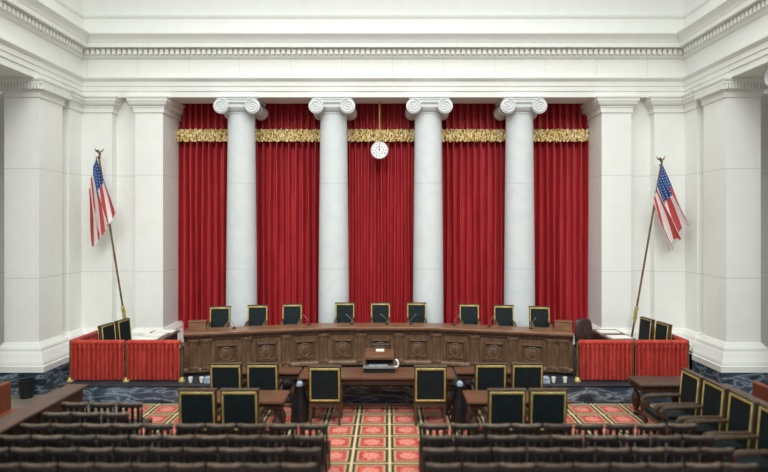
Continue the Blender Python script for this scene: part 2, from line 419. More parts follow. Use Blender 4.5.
# ------------------------------------------------------------------ columns
def make_column(label, group):
    t = thing('column', label, 'column', group=group)
    n = 40
    prof = []
    for i in range(15):
        k = i / 14; z = 0.50 + k * (7.02 - 0.50)
        prof.append((0.432 - 0.060 * k ** 1.4, z))
    prof += [(0.372, 7.02), (0.395, 7.025), (0.395, 7.06), (0.372, 7.07)]
    mb = MB(); mb.lathe(prof, n=n); mb.build('shaft', M['column'], t)
    mb = MB(); mb.box(-0.62, 0.62, -0.62, 0.62, 0.0, 0.16)
    mb.lathe([(0.60, 0.16), (0.62, 0.20), (0.60, 0.26), (0.52, 0.28), (0.50, 0.33), (0.52, 0.36), (0.55, 0.40), (0.53, 0.45), (0.46, 0.50)], n=n)
    mb.build('base', M['column'], t)
    ct = MB()
    ct.lathe([(0.385, 7.05), (0.44, 7.09), (0.50, 7.15), (0.52, 7.20)], n=n)               # echinus
    ct.box(-0.44, 0.44, -0.50, 0.50, 7.17, 7.36)                                             # cushion
    ct.box(-0.44, 0.44, -0.55, 0.55, 7.29, 7.395)
    ct.box(-0.56, 0.56, -0.56, 0.56, 7.39, 7.42); ct.box(-0.58, 0.58, -0.58, 0.58, 7.42, 7.46)
    cap = ct.build('capital', M['capital'], t, bevel=0.008)
    for sx in (-1, 1):
        v = MB(); cx, cz, r = sx * 0.425, 7.20, 0.205
        # bolster narrowing to its middle
        rings = []
        for yy, k in ((-0.56, 1.0), (-0.46, 1.0), (-0.43, 0.93), (-0.2, 0.74), (-0.05, 0.68), (-0.04, 0.76), (0.04, 0.76), (0.05, 0.68), (0.2, 0.74), (0.43, 0.93), (0.46, 1.0), (0.56, 1.0)):
            rings.append([(cx + r * k * math.cos(2 * math.pi * i / 28), yy, cz + r * k * math.sin(2 * math.pi * i / 28)) for i in range(28)])
        v.rings(rings)
        vo = v.build('volute', M['capital'], cap)
        sp = MB()
        for fy in (-0.565, 0.565):       # raised spiral on both faces and the eye
            pts = []
            for i in range(60):
                a = math.pi / 2 - sx * (-1) * i / 59 * 2.4 * 2 * math.pi
                rr = 0.165 * (1 - i / 59) + 0.028
                pts.append((cx + rr * math.cos(a), fy, cz + rr * math.sin(a)))
            sp.tube(pts, [0.026 - 0.011 * i / 59 for i in range(60)], 6)
            sp.disc((cx, cz), 0.035, fy - 0.02, fy + 0.02, 12)
        sp.bm.transform(Matrix.Identity(4))
        sp.build('spiral', M['capital'], cap)
    sp = MB(); 
    for fy in (-0.55, 0.55): sp.tube([(-0.40, fy, 7.385), (0, fy, 7.375), (0.40, fy, 7.385)], 0.018, 6)
    sp.build('scroll_band', M['capital'], cap)
    return t
colx = [-3.88, -1.30, 1.345, 3.90]
names = ['leftmost of the four white Ionic columns in front of the red curtain',
         'white Ionic column just left of the hanging clock',
         'white Ionic column just right of the hanging clock',
         'rightmost of the four white Ionic columns in front of the red curtain']
col0 = make_column(names[0], 'Ionic columns before the curtain')
col0.location = (colx[0], 16.53, 0)
for x, nme in zip(colx[1:], names[1:]): dup(col0, nme, (x, 16.53, 0))
for X, lab in ((XL - 0.80, 'white Ionic column of the side aisle at the left edge'), (XR + 0.76, 'white Ionic column of the side aisle at the right edge')):
    c = dup(col0, lab, (X, 12.38, 0), R(90)); c['group'] = 'Ionic columns of the side aisles'

# ------------------------------------------------------------------ curtains
def fold(x, seed):
    ph = x * 2 * math.pi / 0.193 + 0.6 * math.sin(x * 2.3 + seed) + 0.3 * math.sin(x * 7.1 + 2 * seed)
    k = max(0.0, 0.12 + math.sin(ph)) / 1.12
    deep = 0.30 + 0.05 * math.sin(x * 5.7 + seed)
    return 0.17 - deep * k ** 0.7 - 0.02 * math.sin(ph + 1)
YC = 17.33
edges = [(-5.91, -3.89), (-3.87, -1.31), (-1.29, 1.335), (1.355, 3.89), (3.91, 6.04)]
clabs = ['deep red velvet curtain between the left pier and the leftmost column',
         'deep red velvet curtain between the first and second columns from the left',
         'deep red velvet curtain in the middle bay behind the round clock',
         'deep red velvet curtain between the third and fourth columns from the left',
         'deep red velvet curtain between the rightmost column and the right pier']
for k, ((x0, x1), lab) in enumerate(zip(edges, clabs)):
    t = thing('curtain', lab, 'curtain', ((x0 + x1) / 2, YC, ZP if abs(x0) < 4.6 and abs(x1) < 4.6 else ZP), group='red curtains behind the bench')
    cx, zo = (x0 + x1) / 2, ZP
    L = x1 - x0; nu = int(L / 0.0121)
    def drape(u, v, dz0=0.0, dz1=6.85 - ZP):
        x = x0 + u * L
        amp = 1.0 + 0.12 * math.sin(x * 3 + v * 2)
        return (x - cx + 0.012 * math.sin(v * 5 + x * 9), fold(x, k) * amp, dz0 + v * (dz1 - dz0))
    mb = MB(); mb.grid(lambda u, v: drape(u, v), nu, 12); mb.build('drape', M['velvet'], t, angle=180)
    def val(u, v):
        x = x0 + u * L
        return (x - cx, -0.02 + 0.8 * fold(x + 0.02, k), (6.62 - zo) + v * (7.7 - 6.62))
    mb = MB(); mb.grid(val, nu, 6); va = mb.build('valance', M['velvet'], t, angle=180)
    rnd = random.Random(k)
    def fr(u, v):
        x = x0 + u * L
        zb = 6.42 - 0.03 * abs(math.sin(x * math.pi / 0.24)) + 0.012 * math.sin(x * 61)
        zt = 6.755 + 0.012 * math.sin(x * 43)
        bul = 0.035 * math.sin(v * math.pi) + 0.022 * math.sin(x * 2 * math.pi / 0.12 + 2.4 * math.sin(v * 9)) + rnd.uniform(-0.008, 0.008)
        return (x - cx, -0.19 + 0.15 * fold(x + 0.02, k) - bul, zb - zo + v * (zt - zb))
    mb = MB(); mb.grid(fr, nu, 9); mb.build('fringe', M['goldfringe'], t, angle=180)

# ------------------------------------------------------------------ hanging clock
ck = thing('hanging_clock', 'round white clock on a rod in front of the middle curtain', 'clock', (-0.02, 16.72, 6.09))
mb = MB(); mb.tube([(0, 0, 0.2), (0, 0, ZA - 6.09)], 0.02, 8); mb.lathe([(0.05, ZA - 6.09 - 0.03), (0.05, ZA - 6.09)], n=12); mb.build('rod', M['gold'], ck)
mb = MB(); mb.rings([[(r * math.cos(a * math.pi / 20), y, r * math.sin(a * math.pi / 20)) for a in range(40)] for r, y in
                     ((0.20, 0.06), (0.245, 0.04), (0.25, 0.0), (0.245, -0.045), (0.228, -0.05), (0.222, -0.03))]); mb.build('case', M['capital'], ck)
mb = MB(); mb.disc((0, 0), 0.222, -0.038, -0.030, 40); face = mb.build('clock_face', M['clockface'], ck)
mb = MB()
ROM = ['XII', 'I', 'II', 'III', 'IIII', 'V', 'VI', 'VII', 'VIII', 'IX', 'X', 'XI']
def stroke(a, b, r0, r1, wd, rot):
    pts = []
    for (tx, rr), s in (((a, r0), -1), ((a, r0), 1), ((b, r1), 1), ((b, r1), -1)):
        lx, lz = tx + s * wd, rr
        pts.append((lx * math.cos(rot) + lz * math.sin(rot), -lx * math.sin(rot) + lz * math.cos(rot)))
    f0 = [mb.bm.verts.new((p[0], -0.0405, p[1])) for p in pts]; f1 = [mb.bm.verts.new((p[0], -0.038, p[1])) for p in pts]
    mb.bm.faces.new(f0); mb.bm.faces.new(f1)
    for i in range(4): mb.bm.faces.new((f0[i], f0[(i + 1) % 4], f1[(i + 1) % 4], f1[i]))
wid = {'I': 0.012, 'V': 0.024, 'X': 0.024}
for h, s in enumerate(ROM):
    rot = h * math.pi / 6; tot = sum(wid[c] for c in s); p = -tot / 2
    for c in s:
        w_ = wid[c]; a, b = p + 0.002, p + w_ - 0.002
        if c == 'I': stroke((a + b) / 2, (a + b) / 2, 0.150, 0.198, 0.003, rot)
        elif c == 'V': stroke((a + b) / 2, a + 0.002, 0.150, 0.198, 0.003, rot); stroke((a + b) / 2, b - 0.002, 0.150, 0.198, 0.0018, rot)
        else: stroke(a, b, 0.150, 0.198, 0.0018, rot); stroke(b, a, 0.150, 0.198, 0.003, rot)
        p += w_
mb.build('numerals', M['ink'], face)
mb = MB(); mb.tube([(0.105 * math.cos(i * math.pi / 24), -0.041, 0.105 * math.sin(i * math.pi / 24)) for i in range(49)], 0.0045, 6); mb.build('minute_ring', M['ink'], face)
for nm, ln, an, wd in (('hour_hand', 0.085, -28, 0.008), ('minute_hand', 0.125, -2, 0.005)):
    mb = MB(); mb.tube([(-0.02 * math.sin(R(an)), -0.05, -0.02 * math.cos(R(an))), (ln * math.sin(R(an)), -0.05, ln * math.cos(R(an)))], [wd, wd * 0.4], 6)
    mb.disc((0, 0), 0.014, -0.055, -0.036, 12); mb.build(nm, M['ink'], ck)

# ------------------------------------------------------------------ flags
def make_flag(name_side, base, top, corners, seed):
    Yp = 15.72
    bx, bz = base; tx, tz = top
    t = thing('flag_on_pole', 'stars and stripes flag on a leaning brass-topped pole by the %s wall' % name_side, 'flag', (bx, Yp, DZ), group='flags beside the bench')
    lx, lz = tx - bx, tz - DZ
    P = lambda k: (lx * k, 0, lz * k)
    mb = MB(); mb.lathe([(0.19, 0), (0.19, 0.03), (0.14, 0.06), (0.06, 0.10), (0.045, 0.2), (0.03, 0.21)], n=20); mb.build('stand', M['brass'], t)
    mb = MB(); mb.tube([P(0.03), P(0.97)], 0.026, 10); mb.build('pole', M['brass'], t)
    kc = (1.62 - DZ) / lz
    mb = MB(); mb.tube([P(kc - 0.035), P(kc - 0.03), P(kc), P(kc + 0.03), P(kc + 0.035)], [0.03, 0.055, 0.04, 0.055, 0.03], 10)
    sg = 1 if name_side == 'left' else -1
    c = Vector(P(kc + 0.02)); mb.tube([c, c + Vector((0.05 * sg, -0.06, 0.04)), c + Vector((0.07 * sg, -0.05, -0.1)), c + Vector((0.06 * sg, -0.04, -0.36))], [0.018, 0.02, 0.026, 0.036], 8)
    mb.build('cord_and_tassel', M['gold'], t)
    # eagle finial: ball, body, head, two raised wings
    mb = MB(); q = Vector(P(0.97))
    mb.lathe([(0.02, q.z - 0.02), (0.045, q.z + 0.01), (0.045, q.z + 0.03), (0.02, q.z + 0.06)], q.x, q.y, 12)
    b0 = q + Vector((0, 0, 0.06))
    mb.tube([b0 + Vector((0.03, 0, -0.01)), b0 + Vector((0.02, 0, 0.05)), b0 + Vector((0, 0, 0.10)), b0 + Vector((-0.03, -0.01, 0.15)), b0 + Vector((-0.06, -0.02, 0.15))], [0.012, 0.035, 0.04, 0.022, 0.008], 8)
    for s in (-1, 1):
        mb.tube([b0 + Vector((0, 0, 0.09)), b0 + Vector((0.07 * s, 0.01, 0.12)), b0 + Vector((0.13 * s, 0.02, 0.21))], [0.03, 0.035, 0.006], 8, 0.5)
    mb.build('eagle_finial', M['brass'], t)
    A, B, C, D = [Vector((wx(p[0], Yp) - bx, 0, wz(p[1], Yp) - DZ)) for p in corners]
    def cloth(u, v):
        p = A * (1 - u) * (1 - v) + B * (1 - u) * v + C * u * (1 - v) + D * u * v
        sp = 0.25 + 0.75 * min(1, u * 1.6)
        ph = 2 * math.pi * (2.6 * v + 0.25 * u) + seed
        p.y = -0.12 - 0.13 * sp * math.cos(ph) - 0.10 * u
        p.x += 0.06 * sp * math.sin(ph + 0.6) * (0.2 + 0.7 * u)
        p.z += -0.05 * u * math.sin(v * math.pi) + 0.09 * u * math.sin(ph)
        return p
    mb = MB(); mb.grid(cloth, 40, 44, uv=True); mb.build('flag_cloth', M['flag'], t, angle=180)
make_flag('left', (wx(131, 15.72), 0), (wx(98, 15.72), wz(152, 15.72)), ((98.5, 155), (91, 190), (117, 216), (98, 244)), 0.4)
make_flag('right', (wx(628, 15.72), 0), (wx(662, 15.72), wz(160, 15.72)), ((660, 164), (651, 205), (686, 220), (664, 250)), 2.0)

# ------------------------------------------------------------------ judges' bench
bt = thing('judges_bench', 'long curved panelled wooden bench in front of the columns', 'bench', (0, 14.75, DZ))
def bpath(off, n=60, x0=-4.59, x1=4.58):
    return [(x0 + (x1 - x0) * i / n, bench_y(x0 + (x1 - x0) * i / n) + off - 14.75) for i in range(n + 1)]
P0 = bpath(0)
def bsweep(prof, name, mat, bevel=0):
    mb = MB()
    n = len(P0); rings = []
    for i in range(n):
        a, b = P0[max(0, i - 1)], P0[min(n - 1, i + 1)]
        dx, dy = b[0] - a[0], b[1] - a[1]; l = math.hypot(dx, dy); nx, ny = dy / l, -dx / l
        rings.append([(P0[i][0] + nx * o, P0[i][1] + ny * o, z - DZ) for o, z in prof])
    mb.rings(rings); return mb.build(name, mat, bt, angle=40)
bsweep([(-0.05, 0.43), (-0.05, 0.50), (0.05, 0.50), (0.05, 0.56), (0.03, 0.59), (0.0, 0.60), (0.0, 1.27), (-0.5, 1.27), (-0.5, 0.43)], 'front_panelling', M['bench'])
bsweep([(-0.02, 1.271), (0.05, 1.271), (0.05, 1.29), (0.07, 1.30), (0.09, 1.33), (0.10, 1.34), (0.10, 1.37), (-0.5, 1.37), (-0.5, 1.271)], 'cornice', M['bench'])
bsweep([(-0.54, 1.371), (0.14, 1.371), (0.15, 1.385), (0.15, 1.425), (0.135, 1.44), (-0.54, 1.44)], 'bench_top', M['benchtop'])
def on_bench(px):
    Y = 14.4
    for _ in range(8):
        x = wx(px, Y); Y = bench_y(x)
    e = 0.01; s = (bench_y(x + e) - bench_y(x - e)) / (2 * e)
    return x, Y - 14.75, math.atan(s)
def bplace(o, px, dz=0):
    x, y, a = on_bench(px); o.location = (x, y, dz); o.rotation_euler = (0, 0, a)
# pilasters
def pil_mb(w_):
    mb = MB(); h = w_ / 2
    mb.box(-h, h, -0.05, 0.0, 0.18, 0.78); mb.box(-h - 0.025, h + 0.025, -0.07, 0, 0.14, 0.20)
    mb.box(-h - 0.02, h + 0.02, -0.065, 0, 0.76, 0.80); mb.box(-h - 0.035, h + 0.035, -0.085, 0, 0.80, 0.85)
    for k in (-1, 0, 1): mb.box(k * h * 0.55 - 0.012, k * h * 0.55 + 0.012, -0.058, -0.05, 0.24, 0.72)
    return mb
p0 = None
for px in (193.5, 206.5, 246.5, 285.5, 323.5, 361.5, 399, 436.5, 475, 513, 551.5, 563.5):
    if p0 is None: p0 = pil_mb(0.19).build('pilaster', M['bench'], bt, bevel=0.005); o = p0
    else: o = p0.copy(); COL.objects.link(o); o.parent = bt
    bplace(o, px)
q0 = m0 = None
for px in (226.5, 266.5, 305, 343, 380.5, 418, 455.5, 494, 532.5):
    if q0 is None:
        mb = MB()
        # raised frame around a sunk square
        for a, b_, wd in ((0.255, 0.235, 0.035), (0.205, 0.19, 0.02)):
            d = -0.03 if wd > 0.03 else -0.045
            mb.box(-a, a, d, 0, 0.48 + b_ - wd, 0.48 + b_); mb.box(-a, a, d, 0, 0.48 - b_, 0.48 - b_ + wd)
            mb.box(-a, -a + wd, d, 0, 0.48 - b_, 0.48 + b_); mb.box(a - wd, a, d, 0, 0.48 - b_, 0.48 + b_)
        mb.box(-0.22, 0.22, -0.07, 0, 0.48 + 0.185, 0.48 + 0.21)
        o = q0 = mb.build('panel', M['bench'], bt, bevel=0.004)
        mb = MB(); mb.rings([[(r * math.cos(i * math.pi / 16), y, 0.475 + r * math.sin(i * math.pi / 16)) for i in range(32)] for r, y in
                             ((0.168, 0.0), (0.168, -0.03), (0.15, -0.038), (0.14, -0.024), (0.11, -0.024), (0.09, -0.034), (0.02, -0.04))])
        m0 = mb.build('medallion', M['bench'], q0)
        bplace(o, px)
    else:
        o = q0.copy(); COL.objects.link(o); o.parent = bt; bplace(o, px)
        c = m0.copy(); COL.objects.link(c); c.parent = o

# ------------------------------------------------------------------ armchairs
def make_armchair(name, label, group, w_=0.62, H=1.2, cat='armchair', arms=True, depth=0.6, g=0.036, fr=0.03, low_trim=True):
    """stands on z=0, back plane at y=0, faces -Y"""
    t = thing(name, label, cat, group=group)
    h = w_ / 2; zb = 0.44; lean = lambda c: Vector((c.x, c.y + max(0, c.z - 0.46) * 0.09, c.z))
    mb = MB()
    for s in (-1, 1): mb.box(min(s * h, s * (h - fr)), max(s * h, s * (h - fr)), -0.045, 0.045, zb, H - 0.03)
    mb.box(-h - 0.012, h + 0.012, -0.05, 0.05, H - fr * 1.2 - 0.012, H)
    mb.box(-h + fr, h - fr, -0.035, 0.035, zb, zb + 0.05)
    mb.map(lean).build('back_frame', M['chairwood'], t, bevel=0.008)
    a, z0, z1 = h - fr, zb + 0.05, H - fr * 1.2 - 0.012
    mb = MB(); mb.box(-a, a, -0.05, 0.05, z0, z1); mb.map(lean).build('backrest', M['leather'], t, bevel=0.012, seg=2)
    for s in (-1, 1):
        mb = MB(); d0, d1 = sorted((s * 0.045, s * 0.062))
        mb.box(-a - 0.008, a + 0.008, d0, d1, z1 - g, z1 + 0.004)
        if low_trim: mb.box(-a - 0.008, a + 0.008, d0, d1, z0 - 0.004, z0 + g * 0.8)
        mb.box(-a - 0.008, -a + g * 0.6, d0, d1, z0, z1); mb.box(a - g * 0.6, a + 0.008, d0, d1, z0, z1)
        mb.map(lean).build('gold_trim', M['gold'], t, bevel=0.006)
    mb = MB(); mb.box(-h, h, -depth, 0.02, 0.36, 0.43); mb.build('seat_frame', M['chairwood'], t, bevel=0.008)
    mb = MB(); mb.box(-h + 0.03, h - 0.03, -depth + 0.02, -0.05, 0.43, 0.50); mb.build('seat', M['leather'], t, bevel=0.02, seg=2)
    for sx in (-1, 1):
        mb = MB(); mb.tube([(sx * (h - 0.035), -depth + 0.04, 0.36), (sx * (h - 0.035), -depth + 0.035, 0.26), (sx * (h - 0.035), -depth + 0.05, 0.006)], [0.035, 0.04, 0.024], 8); mb.build('leg', M['chairwood'], t)
        mb = MB(); mb.tube([(sx * (h - 0.035), -0.01, 0.38), (sx * (h - 0.035), 0.0, 0.2), (sx * (h - 0.035), 0.05, 0.008)], [0.034, 0.03, 0.024], 8); mb.build('leg', M['chairwood'], t)
        if arms:
            mb = MB(); X = sx * (h - 0.035)
            mb.tube([(X, 0.01, 0.74), (X, -0.2, 0.73), (X, -depth + 0.12, 0.72), (X, -depth + 0.03, 0.70), (X, -depth - 0.01, 0.645), (X, -depth + 0.01, 0.59), (X, -depth + 0.07, 0.54), (X, -depth + 0.10, 0.47), (X, -depth + 0.08, 0.40)],
                    [0.03, 0.036, 0.044, 0.047, 0.044, 0.036, 0.032, 0.032, 0.034], 8)
            mb.build('arm', M['chairwood'], t)
    return t

# chairs behind the bench (nine)
jx = [(220.5, 'leftmost of the nine'), (258, 'second from the left of the nine'), (292.5, 'third from the left of the nine'), (345, 'fourth from left, just left of the middle one'),
      (380.5, 'middle one of the nine, straight below the clock'), (416.5, 'sixth from left, just right of the middle one'), (469, 'third from the right of the nine'), (503.5, 'second from the right of the nine'), (539, 'rightmost of the nine')]
j0 = None
jpos = []
for px, lab in jx:
    Y = 15.3
    for _ in range(8):
        x = wx(px, Y); Y = bench_y(x) + 1.13
    lab = 'high-backed green chair behind the bench, ' + lab
    if j0 is None: j0 = o = make_armchair('bench_chair', lab, 'high-backed chairs behind the bench', 0.51, 1.135, 'chair', True, 0.46, 0.034, 0.012)
    else: o = dup(j0, lab)
    o.location = (x, Y - 0.05, ZP); o.rotation_euler = (0, 0, 0.10 * -x / 4.2)
    jpos.append((px, x, Y))
# microphones on the bench top
mic0 = None
miclab = ['at the left end of the bench by the leftmost chair', 'between the second and third chairs from the left', 'just left of the fourth chair from the left', 'beside the middle chair of the bench', 'beside the sixth chair from the left', 'left of the third chair from the right', 'left of the second chair from the right', 'by the rightmost chair at the bench']
for px, lean, lab in zip((234, 309, 352, 387, 411, 454, 489, 531), (-1, -1, -1, -1, 1, 1, 1, 1), miclab):
    Y = 14.7
    for _ in range(8):
        x = wx(px, Y); Y = bench_y(x) + 0.3
    lab = 'thin gooseneck microphone ' + lab
    if mic0 is None:
        mic0 = o = thing('microphone', lab, 'microphone', group='gooseneck microphones along the bench')
        mb = MB(); mb.lathe([(0.05, 0), (0.05, 0.015), (0.02, 0.03), (0.01, 0.035)], n=14); mb.build('mic_base', M['black'], o)
        mb = MB(); mb.tube([(0, 0, 0.03), (0.01, 0, 0.1), (0.05, 0.03, 0.17), (0.10, 0.06, 0.215)], 0.005, 6); mb.build('gooseneck', M['darksteel'], o)
        mb = MB(); mb.tube([(0.10, 0.06, 0.215), (0.115, 0.07, 0.228), (0.145, 0.09, 0.25)], [0.009, 0.015, 0.012], 8); mb.build('mic_head', M['darksteel'], o)
    else: o = dup(mic0, lab)
    o.location = (x, Y, 1.44); o.rotation_euler = (0, 0, 0 if lean > 0 else R(180 - 50))
# wooden boxes at the bench ends
for i, (px, side) in enumerate(((196.3, 'left'), (564, 'right'))):
    Y = 14.15; x = wx(px, Y)
    t = thing('book_box', 'plain brown wooden box standing on the %s end of the bench' % side, 'box', (x, bench_y(x) + 0.28, 1.44), 0.25 * (1 if i == 0 else -1), 'wooden boxes on the bench ends')
    mb = MB(); mb.box(-0.2, 0.2, -0.10, 0.10, 0, 0.20); mb.build('box_body', M['benchtop'], t, bevel=0.006)
    mb = MB(); mb.box(-0.21, 0.21, -0.11, 0.11, 0.201, 0.23); mb.build('lid', M['benchtop'], t, bevel=0.006)

# ------------------------------------------------------------------ tables
def make_table(name, label, cat, loc, L, D, Ht, top, body, group=None, legs4=True):
    t = thing(name, label, cat, loc, 0, group)
    mb = MB(); mb.box(-L / 2, L / 2, -D / 2, D / 2, Ht - 0.045, Ht); mb.build('table_top', M[top], t, bevel=0.012, seg=2)
    mb = MB(); l, d = L / 2 - 0.06, D / 2 - 0.06
    mb.box(-l, l, -d, -d + 0.03, Ht - 0.17, Ht - 0.046); mb.box(-l, l, d - 0.03, d, Ht - 0.17, Ht - 0.046)
    mb.box(-l, -l + 0.03, -d + 0.031, d - 0.031, Ht - 0.17, Ht - 0.046); mb.box(l - 0.03, l, -d + 0.031, d - 0.031, Ht - 0.17, Ht - 0.046)
    mb.build('apron', M[body], t, bevel=0.004)
    k = Ht - 0.171
    for sx in (-1, 1):
        for sy in (-1, 1):
            mb = MB(); mb.lathe([(0.05, 0), (0.06, 0.03), (0.05, 0.07), (0.035, 0.09), (0.045, 0.14), (0.085, 0.24), (0.10, 0.32), (0.085, 0.41), (0.045, 0.48), (0.04, 0.51), (0.06, 0.54), (0.06, k)], sx * (l - 0.09), sy * (d - 0.09), 14)
            mb.build('leg', M[body], t)
    mb = MB(); mb.box(-l + 0.09, l - 0.09, -0.03, 0.03, 0.10, 0.15)
    for sx in (-1, 1): mb.box(sx * (l - 0.09) - 0.03, sx * (l - 0.09) + 0.03, -d + 0.09, d - 0.09, 0.085, 0.14)
    mb.build('stretcher', M[body], t, bevel=0.004)
    return t
make_table('desk', 'long wooden desk in the middle below the bench carrying the lectern', 'desk', (0, 12.66, 0), 3.28, 0.90, 0.82, 'table', 'darkwood')
make_table('desk', 'wooden desk below the bench, left of the long middle desk', 'desk', (-2.60, 12.88, 0), 1.84, 0.50, 0.82, 'table', 'darkwood', 'side desks below the bench')
make_table('desk', 'wooden desk below the bench, right of the long middle desk', 'desk', (2.60, 12.88, 0), 1.84, 0.50, 0.82, 'table', 'darkwood', 'side desks below the bench')
make_table('counsel_table', 'wooden table behind the two nearest chairs left of the aisle', 'table', (-2.58, 10.99, 0), 1.84, 0.76, 0.80, 'table', 'darkwood', 'tables of counsel')
make_table('counsel_table', 'wooden table behind the two nearest chairs right of the aisle', 'table', (2.59, 10.99, 0), 1.88, 0.76, 0.80, 'table', 'darkwood', 'tables of counsel')
make_table('side_table', 'dark wooden table at the right in front of the red curtained enclosure', 'table', (5.84, 12.15, 0), 1.14, 0.72, 0.78, 'darktop', 'darkwood')

# chairs at the tables, backs to the camera (front = +Y)
cl = [(-3.02, 10.05, 'at the near left table, left one of the pair'), (-2.30, 10.05, 'at the near left table, right one of the pair'),
      (2.24, 10.05, 'at the near right table, left one of the pair'), (2.94, 10.05, 'at the near right table, right one of the pair'),
      (-3.05, 11.92, 'at the far left desk, left one of the pair'), (-2.31, 11.92, 'at the far left desk, right one of the pair'),
      (2.29, 11.92, 'at the far right desk, left one of the pair'), (3.03, 11.92, 'at the far right desk, right one of the pair'),
      (-1.03, 11.69, 'alone at the left half of the middle desk'), (1.06, 11.69, 'alone at the right half of the middle desk')]
c0 = None
for x, y, lab in cl:
    lab = 'green leather chair with gold trim ' + lab
    if c0 is None: c0 = o = make_armchair('counsel_chair', lab, 'green leather chairs at the desks', 0.64, 1.2, 'chair', True, 0.45)
    else: o = dup(c0, lab)
    o.location = (x, y + 0.05, 0); o.rotation_euler = (0, 0, R(180))

# right-hand row of four armchairs, facing left
al = ['farthest of the four along the right side, beside the dark table', 'second farthest of the four along the right side', 'third farthest of the four along the right side', 'nearest of the four along the right side, at the right edge']
s0 = None
for y, lab in zip((10.98, 10.25, 9.50, 8.76), al):
    lab = 'dark green armchair, ' + lab
    if s0 is None: s0 = o = make_armchair('wooden_armchair', lab, 'armchairs along the right side', 0.65, 1.24, 'armchair', True, 0.74, 0.03, 0.025, False)
    else: o = dup(s0, lab)
    o.location = (5.83 + (10.98 - y) * 0.04, y, 0); o.rotation_euler = (0, 0, R(-90))

# chairs inside the red enclosures
e0 = None
for x, y, rz, lab in ((-6.42, 14.03, 84, 'inside the left red enclosure, the nearer of its two'), (-6.34, 14.70, 84, 'inside the left red enclosure, the farther of its two'),
                      (6.80, 14.2, -84, 'inside the right red enclosure, the nearer of its two'), (6.72, 14.92, -84, 'inside the right red enclosure, the farther of its two')):
    lab = 'green leather chair with gold edge ' + lab
    if e0 is None: e0 = o = make_armchair('enclosure_chair', lab, 'green chairs in the red enclosures', 0.53, 1.2, 'chair', False, 0.46, 0.016, 0.012)
    else: o = dup(e0, lab)
    o.location = (x, y, DZ); o.rotation_euler = (0, 0, R(rz))

# ------------------------------------------------------------------ red curtained enclosures
def enclosure(side, posts_x, xr, ret):
    t = thing('curtained_railing', 'brass railing hung with pleated scarlet curtains on the %s of the bench' % side, 'railing', (posts_x[1], 13.42, DZ), group='curtained railings beside the bench')
    ox = posts_x[1]; Hr = 0.89
    def post(x, y):
        mb = MB(); mb.tube([(x, y, 0.04), (x, y, Hr - 0.005)], 0.028, 10); p = mb.build('post', M['brass'], t)
        mb = MB(); mb.lathe([(0.075, 0), (0.075, 0.03), (0.055, 0.06), (0.045, 0.09), (0.03, 0.1)], x, y, 14); mb.build('post_foot', M['gold'], p)
    pts = [(px - ox, 0.0) for px in posts_x]
    corner = (xr - ox, 0.0); end = (xr - ox, ret)
    for p in pts: post(*p)
    post(*end)
    runs = [(pts[0], pts[1]), (pts[1], pts[2]), (corner, end)]
    for a, b in runs:
        L = math.hypot(b[0] - a[0], b[1] - a[1]); dx, dy = (b[0] - a[0]) / L, (b[1] - a[1]) / L
        nx, ny = dy, -dx
        mb = MB(); mb.tube([(a[0], a[1], Hr), (b[0], b[1], Hr)], 0.018, 8); mb.build('rail', M['brass'], t)
        nf = max(8, round(L / 0.105)); gap = 0.035
        def cl_(u, v):
            s = gap + u * (L - 2 * gap); ph = 2 * math.pi * nf * u
            top = v > 0.9
            amp = (0.06 * (1 - 0.3 * v) if not top else 0.012) * (1 + 0.25 * math.sin(u * 17))
            o = 0.0 + amp * math.cos(ph + 0.5 * math.sin(u * 9))
            if v > 0.84: o += 0.03
            z = 0.045 + v * (Hr + 0.02 - 0.045) - (0.015 * math.sin(ph * 0.5) ** 2 if v < 0.05 else 0)
            return (a[0] + dx * s + nx * o, a[1] + dy * s + ny * o, z)
        mb = MB(); mb.grid(cl_, nf * 10, 14); mb.build('curtain', M['velvet_box'], t, angle=180)
        # padded top
        mb = MB(); mb.tube([(a[0] + dx * gap, a[1] + dy * gap, Hr + 0.0), (b[0] - dx * gap, b[1] - dy * gap, Hr + 0.0)], 0.055, 10); mb.build('padded_top', M['velvet_box'], t)
    return t
enclosure('left', (-7.0, -5.73, -4.47), -7.0, 1.9)
enclosure('right', (4.53, 5.79, 7.04), 7.04, 1.9)

# desks and papers inside the enclosures
def plain_desk(label, x0, x1, y0, y1, zt, grp):
    t = thing('enclosure_desk', label, 'desk', ((x0 + x1) / 2, (y0 + y1) / 2, DZ), 0, grp)
    l, d, h = (x1 - x0) / 2, (y1 - y0) / 2, zt - DZ
    mb = MB(); mb.box(-l, l, -d, d, h - 0.04, h); mb.build('desk_top', M['railwood'], t, bevel=0.008)
    mb = MB(); mb.box(-l + 0.05, l - 0.05, -d + 0.05, d - 0.05, 0.08, h - 0.041); mb.build('desk_body', M['darkwood'], t, bevel=0.005)
    mb = MB(); mb.box(-l + 0.07, l - 0.07, -d + 0.07, d - 0.07, 0, 0.079); mb.build('desk_plinth', M['black'], t)
    return t
plain_desk('wooden desk spread with papers inside the left red enclosure', -5.75, -5.08, 13.66, 15.05, 1.29, 'desks in the red enclosures')
plain_desk('wooden desk spread with papers inside the right red enclosure', 5.42, 6.08, 13.66, 15.2, 1.29, 'desks in the red enclosures')
ps = None
